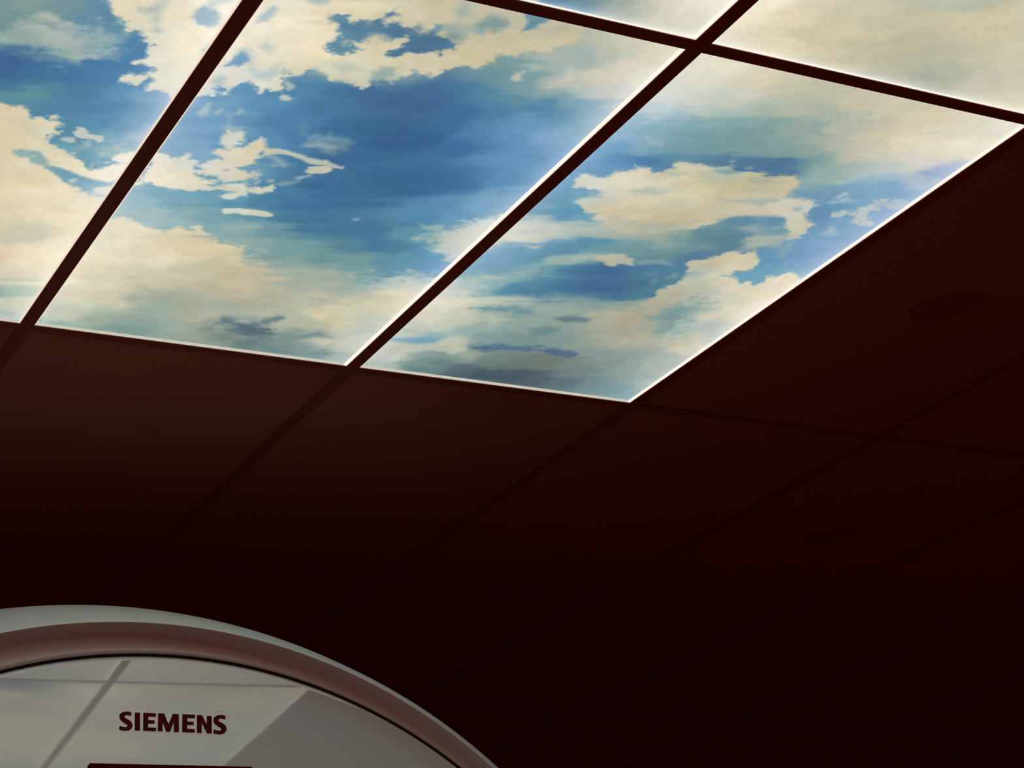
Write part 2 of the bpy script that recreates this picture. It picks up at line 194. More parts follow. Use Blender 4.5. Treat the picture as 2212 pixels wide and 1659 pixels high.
# cloud outlines: (kind, softness, raggedness, opacity, colour, [x, y, x, y ...]); a adds cloud, h opens a gap, p paints a colour
SHAPES = [
('a',18.9,10.8,0.9,None,[-311,-903,-262,-925,-238,-946,-213,-965,-185,-957,-161,-959,-145,-955,-134,-944,-141,-922,-148,-895,-163,-869,-186,-871,-213,-879,-246,-887,-303,-870]),
('a',4.1,5.4,1,None,[-177,-1061,-172,-1038,-168,-1025,-162,-1016,-155,-1010,-148,-1006,-144,-1007,-138,-1010,-133,-994,-131,-983,-127,-978,-113,-982,-106,-976,-98,-963,-89,-947,-82,-952,-81,-957,-81,-942,-79,-926,-83,-912,-88,-902,-74,-899,-67,-899,-64,-893,-67,-886,-71,-877,-76,-870,-82,-867,-92,-870,-97,-859,-94,-849,-86,-850,-74,-850,-64,-862,-61,-869,-54,-862,-57,-853,-52,-840,-38,-844,-24,-842,-12,-841,-13,-878,-8,-1150]),
('h',9.5,6.8,0.42,None,[-128,-1032,-120,-1037,-108,-1056,-104,-1076,-94,-1080,-100,-1045,-97,-1022,-94,-999,-88,-989,-93,-990,-102,-1008,-105,-1027,-114,-1023,-121,-1025]),
('h',4.1,4.1,0.95,None,[-61,-1035,-59,-1047,-56,-1060,-53,-1064,-42,-1059,-34,-1061,-27,-1052,-23,-1044,-22,-1032,-32,-1026,-43,-1025,-50,-1031]),
('h',8.1,5.4,0.5,None,[-47,-1059,-48,-1079,-42,-1091,-28,-1102,-26,-1090,-38,-1079,-36,-1065]),
('a',6.8,4.1,0.5,None,[-145,-1000,-138,-997,-137,-985,-143,-990]),
('a',3.4,5.4,1,None,[-266,-718,-231,-733,-220,-733,-214,-727,-203,-735,-193,-728,-188,-713,-187,-702,-178,-703,-170,-711,-160,-710,-157,-719,-150,-726,-148,-714,-142,-712,-136,-710,-134,-701,-136,-690,-138,-685,-129,-684,-135,-673,-141,-662,-147,-651,-141,-642,-130,-640,-115,-634,-101,-621,-92,-614,-82,-605,-75,-604,-70,-591,-57,-588,-48,-595,-38,-607,-28,-620,-44,-617,-42,-632,-33,-643,-25,-658,-12,-669,-2,-639,-10,-587,-12,-558,-21,-554,-46,-554,-66,-561,-86,-570,-110,-581,-125,-579,-108,-562,-95,-556,-81,-540,-67,-529,-57,-529,-50,-518,-35,-517,-21,-506,-15,-492,0,-413,7,55,-71,82]),
('h',4.1,4.1,0.7,None,[-178,-604,-170,-610,-153,-611,-142,-610,-131,-595,-124,-580,-134,-578,-145,-583,-152,-594,-165,-593,-173,-596]),
('a',4.1,2.7,0.5,None,[-153,-602,-146,-604,-145,-597,-150,-595]),
('h',4.1,4.1,0.92,None,[-125,-573,-110,-567,-103,-574,-85,-565,-62,-558,-39,-554,-11,-555,-13,-539,-37,-536,-25,-511,-40,-514,-55,-527,-74,-532,-93,-549,-111,-564]),
('a',4.1,2.7,0.6,None,[-79,-544,-71,-553,-70,-543,-74,-536]),
('a',4.1,2.7,0.95,None,[-35,-527,-32,-534,-24,-539,-11,-543,-11,-524,-19,-516,-30,-517]),
('a',3.4,4.1,0.92,None,[-113,-687,-110,-695,-112,-702,-106,-703,-98,-696,-93,-686,-83,-688,-73,-690,-66,-678,-72,-670,-81,-680,-90,-677,-98,-675,-107,-678]),
('a',4.1,4.1,0.8,None,[-126,-661,-121,-668,-110,-671,-101,-659,-109,-654,-119,-656]),
('a',6.8,5.4,0.6,None,[-95,-665,-87,-671,-78,-659,-85,-649,-92,-651]),
('a',6.8,4.1,0.35,None,[-66,-678,-58,-686,-45,-692,-49,-679,-62,-674]),
('a',6.8,5.4,0.5,None,[-51,-669,-42,-681,-32,-679,-40,-666,-13,-673,-20,-661,-42,-655]),
('a',6.8,5.4,0.5,None,[-65,-649,-54,-646,-51,-629,-62,-629]),
('a',3.4,2.7,0.75,None,[-104,-626,-94,-631,-95,-623,-101,-621]),
('a',4.1,2.7,0.45,None,[-65,-599,-60,-606,-59,-595]),
('a',24.3,13.5,0.33,None,[-77,-634,-68,-672,-23,-706,-5,-713,-4,-623,-38,-607]),
('a',2.7,2.7,0.9,None,[-154,-716,-157,-719,-150,-728,-149,-719]),
('a',4.1,6.8,1,None,[-15,-1170,228,-1266,421,-1217,444,-1182,444,-1163,435,-1146,412,-1122,392,-1105,369,-1093,364,-1074,355,-1056,332,-1046,313,-1041,307,-1017,288,-1012,270,-1020,262,-998,254,-976,242,-972,228,-972,232,-950,221,-945,209,-950,187,-953,174,-951,159,-963,148,-969,136,-971,133,-957,122,-952,101,-956,98,-949,108,-939,117,-913,120,-896,112,-894,99,-896,93,-885,79,-895,72,-903,61,-896,54,-890,54,-865,48,-855,46,-865,48,-881,37,-883,27,-873,34,-856,24,-858,16,-843,-10,-831]),
('h',4.1,6.8,1,None,[110,-1100,112,-1110,122,-1117,130,-1119,138,-1108,146,-1105,147,-1111,155,-1115,166,-1122,171,-1132,176,-1142,181,-1146,188,-1139,190,-1128,188,-1111,191,-1116,199,-1121,207,-1118,214,-1109,216,-1097,216,-1088,208,-1079,205,-1075,198,-1078,189,-1084,182,-1084,178,-1077,175,-1069,175,-1056,169,-1051,174,-1041,175,-1030,165,-1020,156,-1015,148,-1024,137,-1026,134,-1038,134,-1048,133,-1060,125,-1072,122,-1086,117,-1087,112,-1094]),
('a',4.1,4.1,0.5,None,[149,-1048,154,-1062,159,-1055,156,-1042]),
('a',6.8,5.4,0.75,None,[178,-1075,184,-1085,197,-1081,209,-1077,207,-1067,189,-1054,180,-1054,177,-1067]),
('a',5.4,4.1,0.35,None,[155,-1112,162,-1114,169,-1106,163,-1099]),
('h',3.4,5.4,1,None,[218,-1042,222,-1052,230,-1068,231,-1088,235,-1102,241,-1107,247,-1114,250,-1125,252,-1131,262,-1122,261,-1112,270,-1109,280,-1107,289,-1098,299,-1087,294,-1081,290,-1075,288,-1066,281,-1071,273,-1066,263,-1064,256,-1057,245,-1058,240,-1058,240,-1046,236,-1041,228,-1039,220,-1041]),
('h',5.4,4.1,0.6,None,[224,-1120,226,-1129,233,-1128,235,-1117,230,-1105,224,-1103]),
('h',9.5,6.8,0.6,None,[260,-1134,273,-1145,286,-1142,299,-1120,299,-1105,290,-1103,276,-1110]),
('h',8.1,6.8,0.75,None,[297,-1156,303,-1168,305,-1186,318,-1186,332,-1183,338,-1169,334,-1155,330,-1149,318,-1153,315,-1130,305,-1139]),
('h',4.1,5.4,0.95,None,[341,-1212,387,-1208,382,-1193,377,-1182,375,-1171,364,-1162,358,-1187]),
('h',8.1,5.4,0.55,None,[259,-1175,258,-1196,265,-1204,275,-1191,278,-1174,269,-1167]),
('h',8.1,5.4,0.6,None,[64,-1135,77,-1145,93,-1149,93,-1130,86,-1125,75,-1125]),
('h',5.4,4.1,0.6,None,[114,-1157,138,-1168,134,-1156,123,-1152]),
('h',4.7,5.4,0.95,None,[24,-936,29,-949,30,-966,34,-975,40,-971,49,-967,52,-955,46,-952,44,-939,34,-943]),
('h',10.8,8.1,0.5,None,[30,-977,38,-986,48,-979,60,-948,74,-935,81,-943,87,-955,91,-966,98,-946,87,-923,72,-923,58,-942]),
('h',5.4,4.1,0.75,None,[24,-1067,27,-1083,31,-1099,39,-1093,39,-1078,35,-1064,26,-1058]),
('h',8.1,5.4,0.4,None,[51,-996,55,-1010,68,-1002,73,-986,63,-991]),
('h',6.8,6.8,0.65,None,[214,-991,230,-1006,243,-1008,250,-997,247,-976,238,-966,226,-974]),
('h',8.1,5.4,0.4,None,[164,-995,183,-1003,196,-997,207,-990,190,-988,180,-978,170,-984]),
('h',6.8,5.4,0.4,None,[24,-892,28,-909,36,-907,36,-891,33,-882]),
('a',4.1,4.1,0.8,None,[408,-1048,407,-1057,415,-1065,417,-1070,417,-1057,426,-1047,416,-1041]),
('a',8.1,4.1,0.5,None,[480,-1068,478,-1085,468,-1103,476,-1104,487,-1084,489,-1071]),
('a',4.1,2.7,0.4,None,[420,-1079,431,-1085,436,-1081,426,-1075]),
('a',3.4,4.1,0.65,None,[115,-920,118,-926,127,-923,135,-915,130,-905,124,-908,125,-915]),
('a',3.4,2.7,0.9,None,[125,-881,126,-890,132,-891,142,-885,140,-880,130,-876]),
('a',5.4,4.1,0.75,None,[34,-799,34,-816,39,-832,42,-814,45,-801,39,-795]),
('a',4.1,4.1,0.6,None,[53,-811,60,-823,60,-812,58,-805]),
('a',4.1,4.1,0.45,None,[83,-816,85,-833,90,-831,88,-813]),
('a',8.1,4.1,0.28,None,[77,-798,76,-811,84,-809,85,-796]),
('a',3.4,4.7,1,None,[16,-560,18,-600,14,-672,26,-667,38,-664,50,-666,55,-681,63,-681,68,-668,83,-667,77,-656,76,-645,87,-625,93,-612,107,-614,123,-615,124,-607,113,-597,126,-592,141,-600,155,-615,170,-624,180,-608,195,-618,209,-628,215,-624,218,-613,214,-606,198,-598,183,-599,191,-583,175,-580,169,-566,154,-566,146,-573,161,-588,165,-596,145,-590,124,-586,111,-583,101,-569,88,-575,75,-563,62,-565,52,-573,35,-579,26,-578]),
('a',3.4,4.7,1,None,[89,-697,98,-709,114,-715,130,-730,138,-748,139,-763,142,-770,151,-756,159,-736,165,-708,171,-690,163,-683,152,-671,144,-665,162,-665,175,-673,182,-657,178,-643,167,-631,154,-626,140,-625,126,-632,112,-631,97,-632,87,-631,91,-639,101,-643,85,-653,92,-658,102,-659,94,-671,105,-681,113,-684,100,-692,92,-695]),
('h',3.4,2.7,0.85,None,[141,-667,155,-675,167,-686,167,-677,155,-664]),
('h',3.4,2.7,0.5,None,[125,-655,131,-657,132,-651,128,-650]),
('a',4.1,5.4,0.92,None,[89,-740,87,-754,92,-761,87,-769,91,-773,97,-765,104,-771,108,-775,114,-769,116,-758,122,-748,115,-743,121,-737,113,-730,112,-719,105,-721,95,-732]),
('a',8.1,6.8,0.45,None,[80,-773,79,-785,82,-795,93,-784,103,-784,109,-773,97,-764,88,-765]),
('a',3.4,4.1,0.92,None,[163,-700,160,-721,158,-737,167,-739,179,-744,191,-742,207,-738,219,-736,233,-733,248,-729,258,-732,267,-727,285,-721,289,-724,289,-718,279,-717,268,-720,263,-721,253,-717,240,-716,226,-720,216,-725,203,-730,193,-729,182,-728,177,-723,167,-714]),
('a',6.8,5.4,0.55,None,[163,-715,177,-723,190,-717,202,-711,210,-698,206,-689,199,-694,189,-701,174,-711]),
('a',4.1,2.7,0.4,None,[183,-688,188,-697,196,-693,191,-687]),
('a',3.4,4.1,0.95,None,[240,-689,242,-704,251,-712,264,-718,274,-716,278,-703,272,-699,264,-690,251,-685]),
('a',4.1,4.1,0.75,None,[234,-666,237,-674,245,-680,253,-689,256,-677,247,-668,241,-662]),
('a',6.8,8.1,0.42,None,[203,-757,205,-779,204,-791,204,-808,214,-809,225,-801,232,-813,241,-807,256,-807,268,-799,272,-786,270,-773,263,-764,246,-761,237,-755,221,-758]),
('a',8.1,5.4,0.65,None,[211,-766,222,-784,232,-789,245,-782,260,-784,255,-770,241,-765,223,-763]),
('a',8.1,5.4,0.18,None,[181,-814,188,-821,199,-810,192,-798]),
('a',5.4,4.1,0.4,None,[217,-639,228,-648,244,-655,235,-641,223,-633]),
('a',4.1,2.7,0.5,None,[198,-645,205,-649,207,-640,201,-640]),
('a',4.1,2.7,0.6,None,[182,-631,187,-641,189,-632,186,-626]),
('a',2.7,2.0,1,None,[168,-528,169,-535,179,-538,189,-542,200,-543,212,-543,222,-545,234,-545,244,-540,248,-536,243,-531,229,-529,214,-527,203,-525,191,-527,181,-522,176,-519]),
('a',6.8,4.1,0.5,None,[205,-490,213,-498,229,-497,246,-488,235,-481,218,-485]),
('a',5.4,5.4,0.65,None,[478,-589,490,-588,503,-596,517,-597,523,-587,518,-571,504,-575,491,-576]),
('a',13.5,10.8,0.9,None,[509,-537,515,-561,525,-574,543,-598,562,-626,577,-647,602,-663,612,-559,604,-463,572,-493,550,-504,530,-521]),
('a',3.4,2.7,0.8,None,[530,-620,537,-626,554,-625,568,-617,549,-619]),
('a',3.4,1.4,0.5,None,[372,-568,379,-573,382,-568,376,-564]),
('a',5.4,5.4,1,None,[-1,-137,-13,-391,2,-441,24,-442,47,-452,60,-446,70,-438,88,-429,104,-431,116,-437,125,-445,138,-438,151,-442,149,-459,155,-461,164,-454,177,-450,191,-437,204,-415,212,-416,242,-410,259,-389,293,-316,330,-127,32,102]),
('a',24.3,16.2,1,None,[206,-412,247,-398,292,-363,350,-297,397,-284,431,-305,450,-341,470,-354,510,-380,544,-398,620,-422,665,-365,674,54,9,109,50,-232]),
('a',8.1,6.8,1,None,[517,-305,518,-331,527,-350,543,-362,570,-361,626,-372,605,-304,559,-288]),
('a',4.1,4.7,1,None,[645,-810,644,-824,656,-831,672,-828,683,-837,683,-849,698,-858,713,-865,712,-876,705,-882,721,-880,732,-882,745,-872,755,-879,762,-891,767,-898,765,-908,775,-914,794,-914,814,-915,833,-919,841,-927,845,-938,858,-930,870,-925,887,-931,905,-927,923,-926,941,-931,954,-939,965,-939,979,-931,990,-919,997,-904,994,-887,989,-874,1004,-875,1022,-878,1034,-887,1053,-881,1061,-866,1055,-853,1060,-834,1067,-819,1084,-807,1095,-802,1096,-789,1095,-771,1095,-756,1089,-746,1076,-738,1076,-757,1071,-768,1056,-777,1042,-788,1041,-806,1024,-810,996,-804,967,-794,945,-782,941,-767,936,-751,919,-735,898,-719,874,-700,850,-680,812,-670,767,-687,746,-697,733,-713,716,-717,693,-730,680,-736,672,-740,675,-752,693,-766,711,-771,695,-785,674,-789,657,-789]),
('h',4.1,2.7,0.75,None,[887,-834,912,-830,932,-833,952,-837,971,-835,975,-849,989,-857,982,-865,962,-855,934,-843,911,-831]),
('h',5.4,2.7,0.5,None,[1026,-846,1037,-850,1043,-839,1033,-838]),
('h',8.1,5.4,0.3,None,[755,-812,773,-823,801,-820,800,-808,776,-804]),
('a',8.1,6.8,0.75,None,[1015,-664,1026,-690,1023,-723,1025,-748,1048,-747,1066,-768,1089,-756,1085,-726,1063,-704,1051,-680,1035,-661]),
('a',3.4,4.1,1,None,[980,-590,971,-606,973,-617,981,-623,995,-630,994,-639,1002,-648,1009,-658,1012,-669,1021,-676,1036,-675,1045,-672,1045,-682,1058,-687,1068,-679,1074,-665,1074,-656,1082,-657,1086,-647,1088,-632,1088,-618,1077,-612,1068,-609,1070,-598,1070,-590,1062,-585,1072,-587,1085,-585,1099,-572,1109,-571,1111,-578,1120,-579,1132,-569,1136,-574,1138,-585,1133,-600,1133,-610,1145,-608,1156,-609,1162,-622,1171,-633,1182,-631,1195,-621,1211,-610,1262,-570,1259,-396,1279,-239,1244,-228,1172,-310,1071,-377,1008,-416,980,-430,986,-445,993,-457,993,-474,981,-484,982,-499,989,-507,988,-517,995,-524,997,-536,993,-559,987,-573]),
('a',21.6,10.8,0.85,None,[949,-336,962,-396,993,-441,1027,-448,1200,-331,1274,-214,1207,-118,1123,-189,1038,-231]),
('h',16.2,10.8,0.85,None,[1020,-356,1031,-394,1036,-417,1051,-456,1064,-482,1086,-493,1104,-453,1100,-409,1087,-378,1101,-343,1088,-316,1060,-329]),
('h',2.7,1.4,0.5,None,[1055,-581,1057,-587,1074,-587,1061,-581]),
('a',4.7,4.1,0.95,None,[810,-569,813,-583,826,-592,846,-597,864,-588,883,-579,886,-569,873,-566,861,-562,858,-551,845,-554,832,-565]),
('a',5.4,4.1,0.5,None,[883,-579,909,-596,924,-603,941,-598,960,-589,942,-588,921,-585,896,-572]),
('a',4.1,2.7,0.55,None,[964,-543,973,-552,968,-566,978,-564,986,-550,975,-543]),
('a',5.4,2.7,0.3,None,[929,-545,941,-559,949,-550,937,-543]),
('a',5.4,4.1,0.3,None,[950,-520,949,-536,962,-526,959,-513]),
('a',5.4,12.2,0.8,None,[1111,-852,1109,-862,1126,-868,1126,-886,1132,-895,1132,-909,1136,-919,1152,-920,1164,-917,1169,-922,1185,-926,1196,-918,1200,-900,1176,-900,1159,-898,1166,-883,1165,-873,1170,-863,1182,-853,1185,-841,1169,-834,1143,-828,1144,-843,1134,-850]),
('a',4.1,8.1,0.65,None,[1069,-893,1070,-904,1073,-912,1076,-923,1081,-915,1078,-905,1075,-895]),
('a',4.1,8.1,0.6,None,[1066,-880,1074,-888,1085,-896,1089,-906,1100,-906,1115,-903,1104,-895,1089,-887,1079,-881]),
('a',6.8,9.5,0.35,None,[1069,-900,1077,-905,1088,-905,1094,-911,1094,-901,1081,-894]),
('a',8.1,13.5,0.55,None,[1137,-991,1145,-1008,1157,-1010,1187,-1007,1197,-1001,1183,-977,1170,-969,1153,-978]),
('a',4.1,8.1,0.4,None,[1146,-1007,1155,-1012,1172,-1009,1169,-1002,1156,-1003]),
('a',4.1,9.5,0.65,None,[1132,-791,1127,-804,1125,-812,1133,-808,1143,-797,1148,-789,1144,-786,1138,-786]),
('a',5.4,9.5,0.4,None,[1130,-783,1130,-792,1139,-786,1145,-774,1138,-777]),
('a',5.4,2.7,0.5,None,[1032,-944,1050,-954,1056,-946,1044,-938]),
('a',5.4,4.1,0.55,None,[674,-968,690,-962,709,-957,712,-948,693,-951]),
('a',5.4,4.1,0.45,None,[1105,-684,1093,-729,1093,-751,1113,-708,1119,-679]),
('a',8.1,5.4,0.25,None,[207,-504,233,-517,258,-512,241,-496,216,-492]),
('h',10.8,5.4,0.12,None,[818,-792,844,-805,866,-799,841,-783]),
('h',8.1,4.1,0.35,None,[834,-707,860,-738,900,-745,885,-725,854,-703]),
('h',6.8,4.1,0.2,None,[763,-869,772,-882,794,-887,787,-871]),
('h',6.8,4.1,0.5,None,[832,-907,851,-924,875,-920,859,-904]),
('h',8.1,5.4,0.3,None,[903,-904,929,-917,944,-909,919,-893]),
('a',4.1,2.7,0.4,None,[838,-945,841,-951,850,-946,845,-939]),
('a',4.1,2.7,0.5,None,[872,-935,882,-942,889,-935,878,-929]),
('a',4.1,2.7,0.35,None,[899,-935,913,-935,919,-929,909,-927]),
('a',8.1,4.1,0.4,None,[976,-752,1006,-775,1047,-783,1042,-763,1008,-745]),
('h',4.1,2.7,0.7,None,[1024,-749,1053,-774,1071,-768,1066,-755,1037,-743]),
('p',8.1,5.4,0.6,(100, 138, 148),[919,-714,944,-732,982,-736,979,-720,942,-706]),
('p',8.1,5.4,0.7,(94, 130, 148),[931,-681,962,-703,993,-722,1003,-708,976,-682,948,-668]),
('p',8.1,5.4,0.7,(88, 124, 150),[942,-619,960,-648,997,-677,1013,-674,991,-644,966,-624]),
('p',8.1,6.8,0.7,(92, 135, 155),[941,-767,956,-783,980,-795,987,-777,966,-754,946,-751]),
('p',9.5,6.8,0.6,(95, 140, 168),[1000,-798,1022,-806,1039,-787,1034,-767,1012,-767]),
('p',8.1,5.4,0.5,(90, 140, 165),[725,-599,760,-623,797,-636,796,-621,755,-600]),
('a',6.8,4.1,0.35,None,[731,-539,766,-565,807,-587,821,-577,784,-548,751,-527]),
('a',6.8,4.1,0.3,None,[669,-447,700,-473,741,-495,742,-476,698,-441]),
('p',8.1,6.1,0.9,(80, 103, 130),[775,-171,788,-171,822,-189,858,-194,897,-203,933,-208,980,-193,979,-174,940,-176,902,-174,859,-163,816,-153,792,-154]),
('p',7.4,5.4,0.85,(95, 118, 130),[865,-325,877,-336,900,-346,926,-344,927,-333,889,-322]),
('p',10.8,8.1,0.65,(100, 128, 132),[844,-275,873,-291,900,-289,900,-278,871,-250]),
('p',9.5,6.8,0.8,(98, 140, 152),[705,-324,734,-336,767,-343,799,-351,817,-334,796,-321,760,-319,725,-316]),
('p',9.5,8.1,0.92,(84, 104, 118),[313,-122,312,-142,324,-142,340,-135,356,-136,376,-143,386,-165,399,-172,391,-144,380,-123,399,-116,422,-111,441,-98,414,-89,388,-87,366,-88,351,-92,337,-96,335,-112]),
('p',12.2,8.1,0.5,(125, 150, 145),[310,-146,334,-162,368,-161,395,-183,400,-168,376,-143,330,-127]),
('p',10.8,6.8,0.8,(118, 138, 132),[292,-74,293,-98,303,-101,310,-80]),
('p',9.5,5.4,0.88,(108, 134, 140),[474,-109,478,-130,489,-144,504,-139,522,-119,500,-117,484,-112]),
('p',9.5,5.4,0.6,(205, 200, 178),[479,-91,493,-111,518,-117,553,-109,553,-98,519,-93]),
('p',9.5,5.4,0.9,(112, 157, 178),[630,-146,652,-162,682,-178,715,-183,710,-159,680,-142,652,-142]),
('p',9.5,6.8,0.8,(192, 194, 176),[634,-131,654,-138,682,-138,712,-153,719,-175,729,-187,741,-189,759,-175,771,-143,774,-114,756,-120,737,-145,722,-133,695,-111,653,-99,639,-99]),
]


def vnoise(cell, seed):
    r = np.random.RandomState(seed)
    gw, gh = int(PW / cell) + 3, int(PH / cell) + 3
    g = r.rand(gh, gw).astype(np.float32) * 2 - 1
    fx = (np.arange(NW) * RES) / cell
    fy = (np.arange(NH) * RES) / cell
    ix, iy = fx.astype(int), fy.astype(int)
    tx, ty = (fx - ix).astype(np.float32), (fy - iy).astype(np.float32)
    tx, ty = tx * tx * (3 - 2 * tx), ty * ty * (3 - 2 * ty)
    row = g[:, ix] * (1 - tx) + g[:, ix + 1] * tx
    return row[iy] * (1 - ty)[:, None] + row[iy + 1] * ty[:, None]


def streaks(X, Y, along, across, seed):
    # value noise drawn out along the direction of the wind (19 degrees below x)
    r = np.random.RandomState(seed)
    g = r.rand(256, 256).astype(np.float32) * 2 - 1
    ca, sa = math.cos(math.radians(-19)), math.sin(math.radians(-19))
    fx = (X * ca + Y * sa) / along + 64
    fy = (-X * sa + Y * ca) / across + 512
    ix, iy = np.floor(fx).astype(np.int32), np.floor(fy).astype(np.int32)
    tx, ty = fx - ix, fy - iy
    tx, ty = tx * tx * (3 - 2 * tx), ty * ty * (3 - 2 * ty)
    ix, iy, ix1, iy1 = ix % 256, iy % 256, (ix + 1) % 256, (iy + 1) % 256
    a = g[iy, ix] * (1 - tx) + g[iy, ix1] * tx
    b = g[iy1, ix] * (1 - tx) + g[iy1, ix1] * tx
    return a * (1 - ty) + b * ty


def field(samples, step=12.0):
    gx = np.arange(PX0 - 60, PX0 + PW + 61, step, dtype=np.float32)
    gy = np.arange(PY0 - 60, PY0 + PH + 61, step, dtype=np.float32)
    XX, YY = np.meshgrid(gx, gy)
    P = np.stack([XX.ravel(), YY.ravel()], 1)
    ca, sa = math.cos(math.radians(-19)), math.sin(math.radians(-19))
    R = np.array([[ca, -sa], [sa, ca]], dtype=np.float32)
    A = P.dot(R)
    A[:, 0] /= 1.35
    B = samples[:, :2].dot(R)
    B[:, 0] /= 1.35
    out = np.zeros((len(P), 3), dtype=np.float32)
    for i in range(0, len(P), 4000):
        d2 = ((A[i:i + 4000, None, :] - B[None]) ** 2).sum(2)
        w = (1.0 / (d2 + 13.0 ** 2)) ** 2.2
        w /= w.sum(1, keepdims=True)
        out[i:i + 4000] = w.dot(samples[:, 2:])
    return out.reshape(len(gy), len(gx), 3), step


def sample(grid, step, X, Y):
    fx = (X - (PX0 - 60)) / step
    fy = (Y - (PY0 - 60)) / step
    fx = np.clip(fx, 0, grid.shape[1] - 1.01)
    fy = np.clip(fy, 0, grid.shape[0] - 1.01)
    ix, iy = fx.astype(np.int32), fy.astype(np.int32)
    tx, ty = (fx - ix)[..., None], (fy - iy)[..., None]
    a = grid[iy, ix] * (1 - tx) + grid[iy, ix + 1] * tx
    b = grid[iy + 1, ix] * (1 - tx) + grid[iy + 1, ix + 1] * tx
    return a * (1 - ty) + b * ty


def signed_distance(poly, X, Y):
    d2 = np.full(X.shape, 1e12, dtype=np.float32)
    inside = np.zeros(X.shape, dtype=bool)
    n = len(poly)
    for i in range(n):
        ax, ay = poly[i]
        bx, by = poly[(i + 1) % n]
        ex, ey = bx - ax, by - ay
        t = np.clip(((X - ax) * ex + (Y - ay) * ey) / (ex * ex + ey * ey + 1e-9), 0, 1)
        d2 = np.minimum(d2, (X - ax - t * ex) ** 2 + (Y - ay - t * ey) ** 2)
        if ay != by:
            c = ((ay > Y) != (by > Y)) & (X < ex * (Y - ay) / (by - ay) + ax)
            inside ^= c
    return np.where(inside, 1, -1) * np.sqrt(d2)


